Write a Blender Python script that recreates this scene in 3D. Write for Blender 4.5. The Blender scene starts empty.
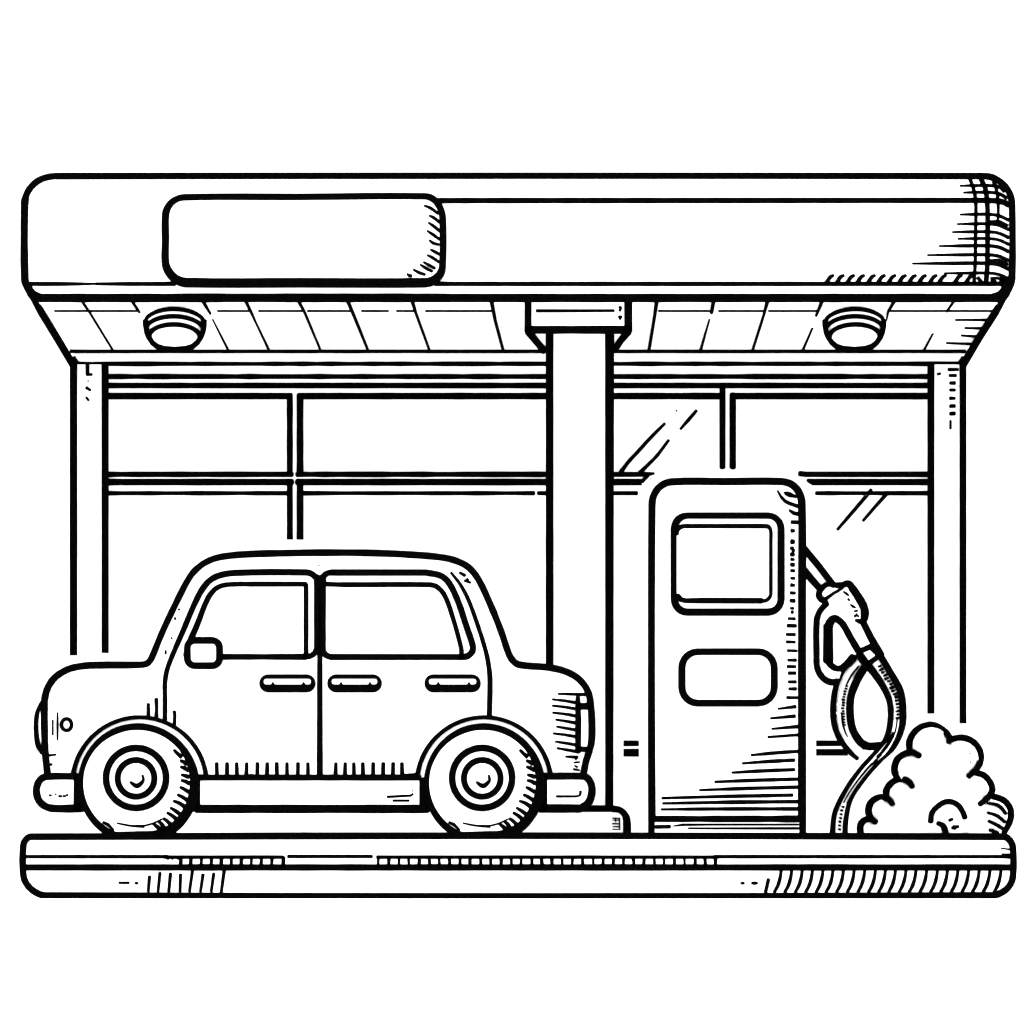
import bpy, bmesh, math, random
from mathutils import Vector
from mathutils.bvhtree import BVHTree
random.seed(7)
PI = math.pi
scene = bpy.context.scene
COL = scene.collection

# ------------------------------------------------------------------ measures
D, S, H = 40.0, 200.0, 0.2985        # viewing distance, pixels per metre there, platform top height
def sc(Y): return (D + Y) / D
def P(px, py, Y):                      # a point of the survey drawing -> metres, at depth Y
    s = sc(Y)
    return Vector(((px - 520.0) / S * s, Y, H + (835.0 - py) / S * s))

# ------------------------------------------------------------------ materials
def paint(name, col, rough=0.6, spec=0.3, scale=30.0, var=0.03, bump=0.02):
    m = bpy.data.materials.new(name); m.use_nodes = True
    nt = m.node_tree; b = nt.nodes['Principled BSDF']
    tc = nt.nodes.new('ShaderNodeTexCoord')
    n = nt.nodes.new('ShaderNodeTexNoise'); n.inputs['Scale'].default_value = scale
    n.inputs['Detail'].default_value = 4
    nt.links.new(tc.outputs['Object'], n.inputs['Vector'])
    r = nt.nodes.new('ShaderNodeValToRGB')
    r.color_ramp.elements[0].color = tuple(max(0, c - var) for c in col) + (1,)
    r.color_ramp.elements[1].color = tuple(min(1, c + var) for c in col) + (1,)
    nt.links.new(n.outputs['Fac'], r.inputs['Fac'])
    nt.links.new(r.outputs['Color'], b.inputs['Base Color'])
    b.inputs['Roughness'].default_value = rough
    b.inputs['Specular IOR Level'].default_value = spec
    if bump:
        bp = nt.nodes.new('ShaderNodeBump'); bp.inputs['Strength'].default_value = bump
        nt.links.new(n.outputs['Fac'], bp.inputs['Height'])
        nt.links.new(bp.outputs['Normal'], b.inputs['Normal'])
    return m
M = {
 'plaster':  paint('white_plaster', (.9, .9, .9), .8, .2, 18),
 'enamel':   paint('white_enamel', (.9, .9, .9), .35, .3, 40, .015, .0),
 'glass':    paint('white_glazing', (.9, .9, .9), .2, .4, 6, .01, 0),
 'rubber':   paint('white_rubber', (.9, .9, .9), .8, .2, 60),
 'concrete': paint('white_concrete', (.9, .9, .9), .9, .15, 25, .03, .05),
 'leaf':     paint('white_leaf', (.9, .9, .9), .8, .1, 50, .03, .05),
 'ground':   paint('white_ground', (.9, .9, .9), .9, .1, 3, .02, .02),
}
INK = paint('black_ink', (.0006, .0006, .0006), 1.0, 0.0, 80, .0006, 0)

# ------------------------------------------------------------------ mesh builder
class MB:
    def __init__(s): s.v = []; s.f = []; s.m = []
    def add(s, vs, fs, mat):
        o = len(s.v); s.v += [tuple(v) for v in vs]
        for f in fs: s.f.append([i + o for i in f]); s.m.append(mat)
    def build(s, name, mat, root=None, parent=None, smooth=False):
        me = bpy.data.meshes.new(name)
        off = root.location if root else Vector((0, 0, 0))
        me.from_pydata([tuple(Vector(v) - off) for v in s.v], [], s.f)
        me.materials.append(M[mat]); me.materials.append(INK)
        for p, k in zip(me.polygons, s.m):
            p.material_index = k; p.use_smooth = smooth
        bm = bmesh.new(); bm.from_mesh(me)
        bmesh.ops.recalc_face_normals(bm, faces=bm.faces); bm.to_mesh(me); bm.free()
        o = bpy.data.objects.new(name, me); COL.objects.link(o)
        if parent: o.parent = parent
        elif root: o.parent = root
        return o

ORG = {'A': (0,160), 'B': (256,160), 'C': (512,160), 'D': (768,160), 'E': (0,400), 'F': (256,400),
       'G': (512,400), 'H': (768,400), 'I': (0,650), 'J': (256,650), 'K': (512,650), 'L': (768,650)}
def q(o, *p):                          # survey sheet coordinates (four to the pixel) -> drawing
    ox, oy = ORG[o]
    return [(ox + p[i] / 4.0, oy + p[i+1] / 4.0) for i in range(0, len(p), 2)]
def x(*p): return [(p[i], p[i+1]) for i in range(0, len(p), 2)]

def smooth_pts(p, n=5, closed=False):
    if len(p) < 3: return p
    N = len(p); out = []
    rng = N if closed else N - 1
    for i in range(rng):
        if closed: a, b, c, d = p[(i-1) % N], p[i], p[(i+1) % N], p[(i+2) % N]
        else: a, b, c, d = p[max(i-1, 0)], p[i], p[i+1], p[min(i+2, N-1)]
        def knot(u, w): return max(math.hypot(u[0]-w[0], u[1]-w[1]), 1e-6) ** .5
        # cardinal tangents limited by the neighbouring chord (no overshoot next to long straights)
        L = math.hypot(c[0]-b[0], c[1]-b[1])
        def tan(u, w, v):
            tx, ty = v[0]-u[0], v[1]-u[1]; l = math.hypot(tx, ty) or 1
            return tx/l*L, ty/l*L
        t0 = tan(a, b, c); t1 = tan(b, c, d)
        for k in range(n):
            t = k / n; t2 = t*t; t3 = t2*t
            h = (2*t3-3*t2+1, t3-2*t2+t, -2*t3+3*t2, t3-t2)
            out.append((h[0]*b[0]+h[1]*t0[0]+h[2]*c[0]+h[3]*t1[0], h[0]*b[1]+h[1]*t0[1]+h[2]*c[1]+h[3]*t1[1]))
    if not closed: out.append(p[-1])
    return out
def arc(cx, cy, r, a0, a1, n=40, ry=None):
    ry = ry or r
    return [(cx + r*math.cos(math.radians(a0+(a1-a0)*i/n)), cy - ry*math.sin(math.radians(a0+(a1-a0)*i/n))) for i in range(n+1)]
def rrect(x0, y0, x1, y1, r, n=6):
    o = []
    for cx, cy, a in ((x1-r, y0+r, 90), (x1-r, y1-r, 0), (x0+r, y1-r, -90), (x0+r, y0+r, -180)):
        o += arc(cx, cy, r, a, a-90, n)
    return o

THICK = 1.35                          # a little extra ink, in pixels
def ink(mb, pts, w, Y=0, t=.004, back=.008, sm=False, closed=False, f=None, mat=1, wob=.04, cap=True):
    """a raised stroke of ink (a thin solid strip) along pts; w in pixels, one value or one per end / point"""
    if sm: pts = smooth_pts(pts, 5, closed)
    if not closed and len(pts) == 2 and math.hypot(pts[1][0]-pts[0][0], pts[1][1]-pts[0][1]) > 40:
        n = int(math.hypot(pts[1][0]-pts[0][0], pts[1][1]-pts[0][1]) / 14)
        a, b = pts; pts = [(a[0]+(b[0]-a[0])*i/n, a[1]+(b[1]-a[1])*i/n) for i in range(n+1)]
    # drop duplicates
    pp = [pts[0]]
    for p in pts[1:]:
        if math.hypot(p[0]-pp[-1][0], p[1]-pp[-1][1]) > .05: pp.append(p)
    pts = pp
    if closed and math.hypot(pts[0][0]-pts[-1][0], pts[0][1]-pts[-1][1]) < .05: pts = pts[:-1]
    N = len(pts)
    if N < 2: return
    if not isinstance(w, (list, tuple)): w = [w, w]
    W = []
    for i in range(N):
        u = i / (N-1) * (len(w)-1); k = min(int(u), len(w)-2); fr = u-k
        W.append((w[k]*(1-fr)+w[k+1]*fr + THICK) * .5 * (1 + random.uniform(-wob, wob)))
    L, R, ds = [], [], []
    for i in range(N):
        a = pts[(i-1) % N] if (closed or i > 0) else pts[i]
        c = pts[(i+1) % N] if (closed or i < N-1) else pts[i]
        b = pts[i]
        d1 = (b[0]-a[0], b[1]-a[1]); d2 = (c[0]-b[0], c[1]-b[1])
        def nz(d):
            l = math.hypot(*d); return (d[0]/l, d[1]/l) if l > 1e-9 else None
        d1, d2 = nz(d1), nz(d2)
        d1 = d1 or d2; d2 = d2 or d1
        t_ = nz((d1[0]+d2[0], d1[1]+d2[1])) or d1
        co = max(.5, t_[0]*d1[0]+t_[1]*d1[1])
        h = W[i] / co
        L.append((b[0]-t_[1]*h, b[1]+t_[0]*h)); R.append((b[0]+t_[1]*h, b[1]-t_[0]*h)); ds.append(t_)
    out = L + R[::-1]
    if f is None: f = lambda a, b: P(a, b, Y)
    poly_faces = []
    pts2 = []
    for i in range(N): pts2 += [L[i], R[i]]
    fs = []
    rg = N if closed else N-1
    for i in range(rg):
        j = (i+1) % N
        fs.append([2*i, 2*i+1, 2*j+1, 2*j])
    if not closed and cap:
        for end, i, sgn in ((0, 0, -1), (1, N-1, 1)):
            o = len(pts2); b = pts[i]; t_ = ds[i]; h = W[i]
            k = 4; ring = []
            for q_ in range(1, k):
                a = PI*q_/k
                ring.append((b[0]+(-t_[1]*math.cos(a)+sgn*t_[0]*math.sin(a)*.6)*h, b[1]+(t_[0]*math.cos(a)+sgn*t_[1]*math.sin(a)*.6)*h))
            pts2 += ring
            fs.append([2*i] + list(range(o, o+k-1)) + [2*i+1])
    n2 = len(pts2)
    fr = []; bk = []
    for p in pts2:
        v = f(*p); fr.append(v + Vector((0, -t, 0))); bk.append(v + Vector((0, back, 0)))
    F = [list(a) for a in fs] + [[i+n2 for i in a][::-1] for a in fs]
    cnt = {}
    for a in fs:
        for i in range(len(a)):
            e = (a[i], a[(i+1) % len(a)]); cnt[frozenset(e)] = cnt.get(frozenset(e), 0) + 1
    for a in fs:
        for i in range(len(a)):
            e = (a[i], a[(i+1) % len(a)])
            if cnt[frozenset(e)] == 1: F.append([e[1], e[0], e[0]+n2, e[1]+n2])
    mb.add(fr+bk, F, mat)
def dot(mb, px, py, r, Y=0, f=None, rx=None):
    blob(mb, arc(px, py, rx or r, 0, 330, 11, r), Y, f=f)
def blob(mb, poly, Y, t=.004, back=.006, mat=1, f=None):   # a filled, solid patch
    if f is None: f = lambda a, b: P(a, b, Y)
    n = len(poly); fr = [f(*p)+Vector((0, -t, 0)) for p in poly]; bk = [f(*p)+Vector((0, back, 0)) for p in poly]
    mb.add(fr+bk, [list(range(n)), list(range(n, 2*n))[::-1]] + [[i, i+n, (i+1) % n+n, (i+1) % n] for i in range(n)], mat)
def clean(poly):
    o = []
    for p in poly:
        if not o or math.hypot(p[0]-o[-1][0], p[1]-o[-1][1]) > .15: o.append(p)
    if math.hypot(o[0][0]-o[-1][0], o[0][1]-o[-1][1]) < .15: o.pop()
    return o
def solid(mb, poly, y0, y1, r=0, seg=3, mat=0, Yp=None, back_round=True):
    """a prism of real depth; the outline is measured at depth Yp (y0 by default); r rounds both rims"""
    poly = clean(poly); n = len(poly); Yp = y0 if Yp is None else Yp
    base = [P(a, b, Yp) for a, b in poly]
    ar = sum(base[i].x*base[(i+1) % n].z - base[(i+1) % n].x*base[i].z for i in range(n))
    nr = []
    for i in range(n):
        a, b, c = base[i-1], base[i], base[(i+1) % n]
        e1 = (b-a).normalized(); e2 = (c-b).normalized()
        t_ = (e1+e2); t_ = t_.normalized() if t_.length > 1e-6 else e1
        k = Vector((-t_.z, 0, t_.x)); k = k if ar > 0 else -k      # points inwards
        nr.append(k / max(.6, t_.dot(e1)))
    rings = []
    if r > 0:
        for k in range(seg+1):
            a = PI/2*k/seg; rings.append((y0 + r*(1-math.sin(a)), r*(1-math.cos(a)) ))
        rings = rings[::-1]
        if back_round:
            for k in range(seg+1):
                a = PI/2*k/seg; rings.append((y1 - r*(1-math.sin(a)), r*(1-math.cos(a))))
        else: rings.append((y1, 0))
    else: rings = [(y0, 0), (y1, 0)]
    vs = []
    for yy, ins in rings:
        for i in range(n):
            p = base[i] + nr[i]*ins; vs.append(Vector((p.x, yy, p.z)))
    fs = [list(range(n))[::-1], [len(vs)-n+i for i in range(n)]]
    for k in range(len(rings)-1):
        for i in range(n):
            j = (i+1) % n; fs.append([k*n+i, k*n+j, (k+1)*n+j, (k+1)*n+i])
    mb.add(vs, fs, mat)
def tube(mb, pts, r, mat=1, n=8, closed=False):
    N = len(pts); vs = []; fs = []
    for i in range(N):
        a = pts[(i-1) % N] if (closed or i) else pts[i]
        c = pts[(i+1) % N] if (closed or i < N-1) else pts[i]
        t_ = (c-a).normalized(); u = t_.cross(Vector((0, 0, 1)))
        if u.length < .05: u = t_.cross(Vector((0, 1, 0)))
        u.normalize(); w = u.cross(t_)
        rr = r[i] if isinstance(r, list) else r
        for k in range(n):
            al = 2*PI*k/n; vs.append(pts[i] + u*math.cos(al)*rr + w*math.sin(al)*rr)
    for i in range(N if closed else N-1):
        j = (i+1) % N
        for k in range(n): l = (k+1) % n; fs.append([i*n+k, i*n+l, j*n+l, j*n+k])
    if not closed: fs += [list(range(n))[::-1], [(N-1)*n+k for k in range(n)]]
    mb.add(vs, fs, mat)
def ball(mb, c, rx, ry, rz, mat=0, nu=20, nv=12):
    vs = [c+Vector((0, 0, rz))]
    for i in range(1, nv):
        th = PI*i/nv
        for k in range(nu):
            ph = 2*PI*k/nu; vs.append(c+Vector((rx*math.sin(th)*math.cos(ph), ry*math.sin(th)*math.sin(ph), rz*math.cos(th))))
    vs.append(c-Vector((0, 0, rz))); fs = []
    for k in range(nu): fs.append([0, 1+k, 1+(k+1) % nu])
    for i in range(nv-2):
        for k in range(nu):
            a = 1+i*nu+k; b = 1+i*nu+(k+1) % nu; fs.append([a, a+nu, b+nu, b])
    o = 1+(nv-2)*nu
    for k in range(nu): fs.append([len(vs)-1, o+(k+1) % nu, o+k])
    mb.add(vs, fs, mat)
def box(mb, x0, y0, x1, y1, Y0, Y1, mat=0):     # px rectangle at depth Y0, real depth to Y1
    solid(mb, [(x0, y0), (x1, y0), (x1, y1), (x0, y1)], Y0, Y1, mat=mat)

def thing(name, label, cat, loc, group=None):
    o = bpy.data.objects.new(name, None); COL.objects.link(o)
    o.location = loc; o.empty_display_size = .2
    o['label'] = label; o['category'] = cat
    if group: o['group'] = group
    return o
def tag(o, label, cat, group=None):
    o['label'] = label; o['category'] = cat
    if group: o['group'] = group
def copy_tree(o, parent=None):
    c = o.copy(); COL.objects.link(c)
    if parent: c.parent = parent
    for ch in list(o.children): copy_tree(ch, c)
    return c

# ================================================================== SETTING
g = MB(); Z = 3000
g.add([(-Z, -Z, -.018), (Z, -Z, -.018), (Z, Z, -.018), (-Z, Z, -.018)], [[0, 1, 2, 3]], 0)
o = g.build('ground', 'ground'); o['kind'] = 'structure'

YF = -.2                              # front plane of platform and canopy
pv = MB()
TL = x(23,872, 23,848, 25,840.6, 31,836.6); TR = x(1004,836.6, 1010,840.5, 1013,848, 1013,875)
BR = x(1010.5,884, 1004,891, 993,895.3); BL = x(45,895.3, 33,890.5, 25.5,882)
outl = smooth_pts(TL+TR+BR+BL, 4, True)
outl_body = [(a, max(b, 835.0)) for a, b in outl]
solid(pv, outl_body, YF, 4.2, .0)
ink(pv, outl, 6, YF, t=.006, back=.02, closed=True)
ink(pv, x(26,856.5, 168,856.5), 2.7, YF); ink(pv, x(165,857, 283,857), 2.7, YF)
ink(pv, x(288,856.3, 372,856.3), 2.7, YF); ink(pv, x(377,857, 718,857), 2.7, YF)
ink(pv, x(714,856.5, 1010,856.5), 2.7, YF); ink(pv, x(25,867.3, 1010,867.3), 5.6, YF)
for a in (180.5, 190.5, 201, 211, 221, 231, 241, 251, 261, 271.5, 283):
    ink(pv, x(a+.6,857, a,866), 2.4, YF, wob=.2)
k = 378.2
while k < 717:
    ink(pv, x(k+random.uniform(-.6,.6),857, k+random.uniform(-.5,.5),866), random.uniform(1.9,2.7), YF, wob=.2); k += 10.22
for a in (166, 170.5, 176): ink(pv, x(a,857, a+2.5,858.6), 2, YF)
ink(pv, x(119,882.7, 129,882.7), 1.8, YF); dot(pv, 136.5, 883, 1.7, YF, rx=2.4)
for a in ((598,905,593,965),(640,890,632,965),(682,893,675,965),(722,897,720,965),(770,880,758,965),(812,897,802,965),(855,893,845,965),(897,880,885,968)):
    ink(pv, q('I', *a), [2.6, 2.2], YF)  # hatching: shade on the slab face drawn in ink
dot(pv, 742.5, 883, 1.8, YF, rx=2.6); dot(pv, 754.5, 883, 2, YF, rx=4)
ink(pv, x(768.5,879, 765.5,892), 2.8, YF)
for a in (53,95,137,178,220,260,302,345,387,430,470,510,552,592,635,678,718,760,803,845,888,932):
    ink(pv, q('L', a,880, a-5,912, a-14,942, a-28,968), [2.2, 3, 2.4], YF, sm=True)  # shade hatching again, inked along the right of the slab
for a in ((930,792,966,797),(935,815,966,817),(915,829,966,831)): ink(pv, q('L', *a), [.2, .9], YF)
o = pv.build('pavement', 'concrete'); o['kind'] = 'structure'

# ================================================================== CANOPY
YB = 3.3
can = thing('canopy', 'long white forecourt roof with rounded fascia and tiled underside above car and pump', 'canopy', P(520, 298, 1.5))
fas = x(24.6,280, 24.6,205, 26.3,195, 31,187, 38.5,180.5, 47,177.2, 57,176) + x(982,176, 993,177.6, 1003,184, 1010,194, 1012,205, 1012,275, 1008.5,286, 1003,296.5)
fo = smooth_pts(fas, 4) + x(1000,298, 37,298, 33.5,296, 27.5,287.5)
roof = MB(); solid(roof, fo, YF, YB+.1, .012, back_round=False)
ink(roof, smooth_pts(x(33.5,297, 27.5,287.5, 24.8,279)+fas[1:], 4), [6.7]*10+[5.7]*26+[6.5, 8, 9, 9.2, 9, 8], YF, t=.006, back=.03)
ink(roof, x(36,297.8, 1002,297.8), 7.5, YF, t=.005, back=.02)
ink(roof, x(28,283.8, 90,283.8), [3.3,3.4,1.6], YF); ink(roof, x(90,283.7, 97,283.7), 1.4, YF); ink(roof, x(96,283.8, 175,283.8), [2,3.4,3.4], YF)
ink(roof, x(435,283.8, 1003,283.8), 3.6, YF)
ink(roof, x(28,284, 30.5,289, 34,293, 40,296), 4.5, YF, sm=True)
ink(roof, x(1004,284, 1003.5,289, 999,294, 992,296.5), 5, YF, sm=True)
ink(roof, x(438,200.5, 975,200.3), 4.6, YF); ink(roof, x(974,200.3, 994,200.6, 1003,202, 1009,205), [4.6,4.8,5], YF, sm=True)
# pen hatching at the right-hand end: shade drawn as ink strokes
ink(roof, q('D', 806,72, 822,115, 831,170, 830,300, 829,400, 824,492), 2.7, YF, sm=True)
ink(roof, q('D', 850,72, 870,118, 878,200, 878,330, 877,420, 872,492), 4, YF, sm=True)
ink(roof, q('D', 900,76, 916,130, 921,200, 918,255), [3,2.4,1.6], YF, sm=True)
for y_, x0, x1, w in ((103,768,945,2.4),(130,782,955,2.4),(218,768,962,2.4),(256,757,962,2.4),(288,737,962,2.4),(315,760,962,2.2),
                   (344,685,962,2.7),(380,638,962,2.5),(414,578,962,3),(453,705,962,2.2)):
    ink(roof, q('D', x0,y_, (x0+880)/2,y_-1, 885,y_-1, 925,y_+5, x1,y_+22), [1,w,w,w+.1,w+.3], YF, sm=True)
for y_ in (244, 400, 472):
    ink(roof, q('D', 890,y_, 925,y_+2, 958,y_+18), [1,2.2,2.2], YF, sm=True)
pass
for a in (262,303,345,385,428,468,510,552,592,632,675,712,775,820):
    ink(roof, q('D', a,461, a-13,468, a-28,490), [2.2,3.2,3.4], YF, sm=True)
for a in ((840,470,855,490),(895,478,910,490),(930,480,952,492)): ink(roof, q('D', *a), 3, YF)
roof.build('fascia', 'enamel', can)

sof = MB()
zf = P(0, 300, YF).z; zb = P(0, 351, YB).z
def onsof(px, py):                    # where the sight line meets the sloping underside
    d = P(px, py, 0) - Vector((0, -D, H)); o_ = Vector((0, -D, H))
    n = Vector((0, zb-zf, -(YB-YF))).normalized(); p0 = Vector((0, YF, zf))
    return o_ + d * ((p0-o_).dot(n) / d.dot(n))
xl = P(36, 298, YF).x; xr = P(1001, 298, YF).x
xlb = P(73, 351, YB).x; xrb = P(966, 351, YB).x
sof.add([(xl,YF+.01,zf),(xr,YF+.01,zf),(xrb,YB,zb),(xlb,YB,zb),(xl,YF+.01,zf+.0),(xr,YF+.01,zf+.0),(xrb,YB,zf+.02),(xlb,YB,zf+.02)],
        [[0,1,2,3],[0,3,7],[1,6,2],[3,2,6,7]], 0)
def sline(pts, w, dn=.35):
    V = [onsof(*p) for p in pts]; n = 6; out = []; R = []
    ws = w if isinstance(w, list) else [w]*len(V)
    for i in range(len(V)-1):
        for k in range(n):
            out.append(V[i].lerp(V[i+1], k/n)); R.append((ws[i]+(ws[i+1]-ws[i])*k/n+.6)/2/S*sc(out[-1].y))
    out.append(V[-1]); R.append((ws[-1]+.6)/2/S*sc(V[-1].y))
    out = [v - Vector((0, 0, dn*a)) for v, a in zip(out, R)]
    tube(sof, out, R, 1, 6)
for pts, w in ((q('A',328,562, 357,605, 450,757),[3.4,2.6,2.2]),(q('A',528,562, 557,606),[3.4,2.8]),(q('A',812,562, 841,612),[4,2.6]),(q('A',850,635, 912,757),[1.6,2.4]),
    (q('A',983,562, 1004,606, 1024,650, 1075,757),[3.6,3.2,2.2,2.6]),(q('B',170,562, 194,606, 257,757),[4,3,2.2]),(q('B',367,562, 386,606, 447,757),[4,3.6,2.6]),
    (q('B',625,562, 638,606, 693,757),[4,3,2.4]),(q('B',942,562, 957,640, 988,757),[4,3.2,2.8]),
    (q('C',579,562, 570,625, 548,757),[4,3.2,3]),(q('C',806,562, 798,608),[4,3.6]),(q('C',790,635, 755,757),[1.8,2.8]),(q('C',1022,562, 1008,615, 963,757),[4,2.8,2.6]),
    (q('D',216,562, 193,620),[4,2.8]),(q('D',178,670, 140,757),[2,2.6]),(q('D',505,562, 480,606, 474,640),[4,2.6,1.4]),(q('D',744,562, 715,604),[3,2.4]),(q('D',660,692, 625,757),[2,2.6])):
    sline(pts, w)
for a, b in ((54,139),(217,252),(258,304),(307,352),(361,389),(396,416),(425,493),(658,711),(718,766),(768,817),(887,993)):
    sline(x(a,309.7, b,309.7), 2.3, .85)
for a in ((748,640,885,638),(785,672,862,672),(773,702,842,705),(713,732,822,735)): sline(q('D', a[0],a[1]-5,a[2]+4,a[3]-5), [2.2, 3.2], .85)  # hatching strokes that draw shade at the soffit's right end
sline(x(72,349.4, 966,349.4), 4.2, .7)
# the two outer edges
for e in (x(36.3,301, 41.7,310, 57,335, 73.6,363), x(1000.6,301, 995,310, 979,335, 962.6,363)):
    V = [onsof(a, max(min(b, 350), 300.5)) for a, b in e]
    V[-1] = P(*e[-1], YB-.03)
    sg_ = -1 if e[0][0] < 500 else 1
    V = [v + Vector((sg_*.003, 0, -.010)) for v in V]
    V = [P(e[0][0]+sg_*6.2, 292.5, YF), P(e[0][0]+sg_*2.6, 297.5, YF+.02)] + V[1:]
    tube(sof, V, [8.4/2/S*sc(v.y) for v in V], 1, 8)
sof.build('soffit', 'plaster', can)
bea = MB(); box(bea, 72.5, 351, 965, 364, YB, YB+.15)
ink(bea, x(71,350.8, 967,350.8), 3.5, YB-.02); ink(bea, x(78,363.8, 962,363.8), 3.4, YB, wob=.12)
ink(bea, x(74,357, 77,361.5, 80,364), 2, YB, sm=True); ink(bea, x(963,357, 960,361.5, 958,364), 2, YB, sm=True)
bea.build('back_beam', 'plaster', can)

# blank sign on the fascia
sg = MB()
so = smooth_pts(x(165.5,240, 165.5,215, 168,207, 174,200.5, 184,197.2, 300,196.8, 425,196.2, 434,199.5, 440,207.5, 442.6,218, 442.5,265, 440,274, 433,280.3, 424,282.4, 300,282.4, 186,282.2, 176,279, 169,272, 165.5,263), 4, True)
solid(sg, so, YF-.05, YF-.006, .008, back_round=False)
n_ = len(so)
ink(sg, so, [6.5,6.5,5.6,5.6,5.6,6,5.8,6,7.5,8.2,8.4,8.2,7.5,6.5], YF-.05, closed=True, back=.04, wob=.02)
for a in ((673,182,700,193,728,214),(693,222,712,231,735,250),(690,250,712,265,735,285),(685,283,708,298,735,318),(693,320,709,332,730,338),(698,358,714,366,735,378),(685,380,705,390,732,408),
          (670,408,692,420,716,433),(657,418,682,434,705,445),(630,438,652,450,676,458),(605,455,612,461,623,463)):
    ink(sg, q('B', *a), [1.3, 2.6, 2], YF-.05, sm=True)  # hatching: the sign's shaded right edge drawn with ink strokes
o = sg.build('sign_board', 'enamel')
tag(o, 'blank rounded rectangular sign board on the canopy fascia above the car', 'sign')

# ceiling lights: round tilted downlights
def ring_pts(c, r, tilt, n=36):
    u = Vector((1, 0, 0)); w = Vector((0, -math.cos(tilt), math.sin(tilt)))
    return [c + u*math.cos(2*PI*i/n)*r + w*math.sin(2*PI*i/n)*r for i in range(n)]
def ceiling_light(cx, label):
    Yl = .3; s = sc(Yl); px = s / S
    tilt = math.radians(24.5)          # the face looks down and towards the forecourt edge
    base = P(cx, 322, Yl)
    ax = Vector((0, -math.sin(tilt), -math.cos(tilt)))
    t = thing('ceiling_light', label, 'ceiling light', base, 'round lights under the canopy')
    def lathe(mb, prof, mat=0):
        n = 36; vs = []; fs = []
        for d, r in prof: vs += ring_pts(base + ax*d*px, r*px, tilt, n)
        for i in range(len(prof)-1):
            for k in range(n): l = (k+1) % n; fs.append([i*n+k, i*n+l, (i+1)*n+l, (i+1)*n+k])
        fs += [list(range(n)), [len(vs)-n+k for k in range(n)][::-1]]; mb.add(vs, fs, mat)
    b = MB(); lathe(b, [(-12, 22), (-3, 28), (0, 29.3), (5, 28.6), (14, 26)])
    def ring(mb, d, r, w): tube(mb, ring_pts(base+ax*d*px, r*px, tilt), w/2*px, 1, 8, True)
    ring(b, 1.0, 29, 5.4); ring(b, 8.4, 28, 5.2)
    # silhouette: the two flanks and the underside
    for sgn in (-1, 1):
        tube(b, [P(cx+sgn*a_, b_, Yl-.06-.002*(b_-322)) for a_, b_ in ((29.3,320),(29.2,326),(28,332),(25.8,337.5),(22.5,342.5),(18,346.2),(12,348.2))], 3.1*px, 1, 8)
    b.build('housing', 'enamel', t)
    l = MB(); lathe(l, [(13, 25), (16, 25), (17, 21)])
    ring(l, 16, 25, 5.4)
    tube(l, [P(cx+a, b_, Yl-.16) for a, b_ in ((-21,345),(-12,347.6),(0,348.6),(12,347.6),(21,345))], 2.3*px, 1, 8)
    l.build('lens', 'glass', t)
    return t
ceiling_light(174.8, 'round ceiling light under the canopy soffit, left one above the car hood')
ceiling_light(854.3, 'round ceiling light under the canopy soffit, right one above the fuel hose')

# ================================================================== SHOP FRONT
YW = 3.4
shop = thing('shop_front', 'white glazed shop front with thin rails and mullions behind car and pump', 'shop front', P(520, 835, YW))
w_ = MB(); box(w_, 76, 366, 962, 835, YW+.08, YW+.2); w_.build('wall', 'plaster', shop)
GAPL, GAPR = (292.8, 297.2), (725, 730)
def pane(x0, y0, x1, y1, fn=None):
    p = MB(); box(p, x0, y0, x1, y1, YW, YW+.03)
    if fn: fn(p)
    return p.build('window_pane', 'glass', shop)
def streak_up(p):  # glass reflections drawn as slanting ink streaks
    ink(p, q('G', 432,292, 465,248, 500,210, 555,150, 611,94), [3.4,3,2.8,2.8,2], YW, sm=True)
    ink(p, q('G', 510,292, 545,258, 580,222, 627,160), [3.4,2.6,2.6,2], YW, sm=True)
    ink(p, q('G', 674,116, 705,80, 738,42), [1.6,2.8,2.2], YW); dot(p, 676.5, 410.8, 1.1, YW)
def streak_down(p):  # inked reflection streaks for the lower pane
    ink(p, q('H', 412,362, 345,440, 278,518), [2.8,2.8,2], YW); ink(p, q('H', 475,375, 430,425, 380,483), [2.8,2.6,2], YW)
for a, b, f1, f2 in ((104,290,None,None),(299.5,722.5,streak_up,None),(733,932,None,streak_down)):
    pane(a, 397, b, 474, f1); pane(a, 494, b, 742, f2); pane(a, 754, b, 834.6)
r1 = MB(); box(r1, 106.5, 375, 929, 397.5, YW-.05, YW+.07)
for a, b in ((107,548),(610,929)):
    ink(r1, x(a,376.5, b,376.5), 4.2, YW-.05, wob=.1); ink(r1, x(a,385.5, b,385.5), 4.7, YW-.05)
for a, b in ((107,292.3),(297.3,548),(610,725),(730,929)): ink(r1, x(a,396, b,396), 5.6, YW-.05, cap=False)
r1.build('top_rail', 'enamel', shop)
r2 = MB(); box(r2, 106.5, 473, 929, 495, YW-.05, YW+.07)
for a, b in ((107,292.3),(296.8,549)):
    ink(r2, x(a,474.3, b,474.3), 4.5, YW-.05, wob=.08); ink(r2, x(a,482, b,482), 5.7, YW-.05)
for a, b in ((107,287),(303,534),(538,549)): ink(r2, x(a,493.1, b,493.1), 3.2, YW-.05, wob=.12)
ink(r2, x(611,474.3, 646,474.3, 654,473.4), [4.5,4,1.4], YW-.05); ink(r2, x(611,482, 642,482), [5.7,5.4], YW-.05, cap=False); ink(r2, x(611,493.1, 637,493.1), 3.2, YW-.05)
ink(r2, x(642,481.5, 648,475), 3, YW-.05)
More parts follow.
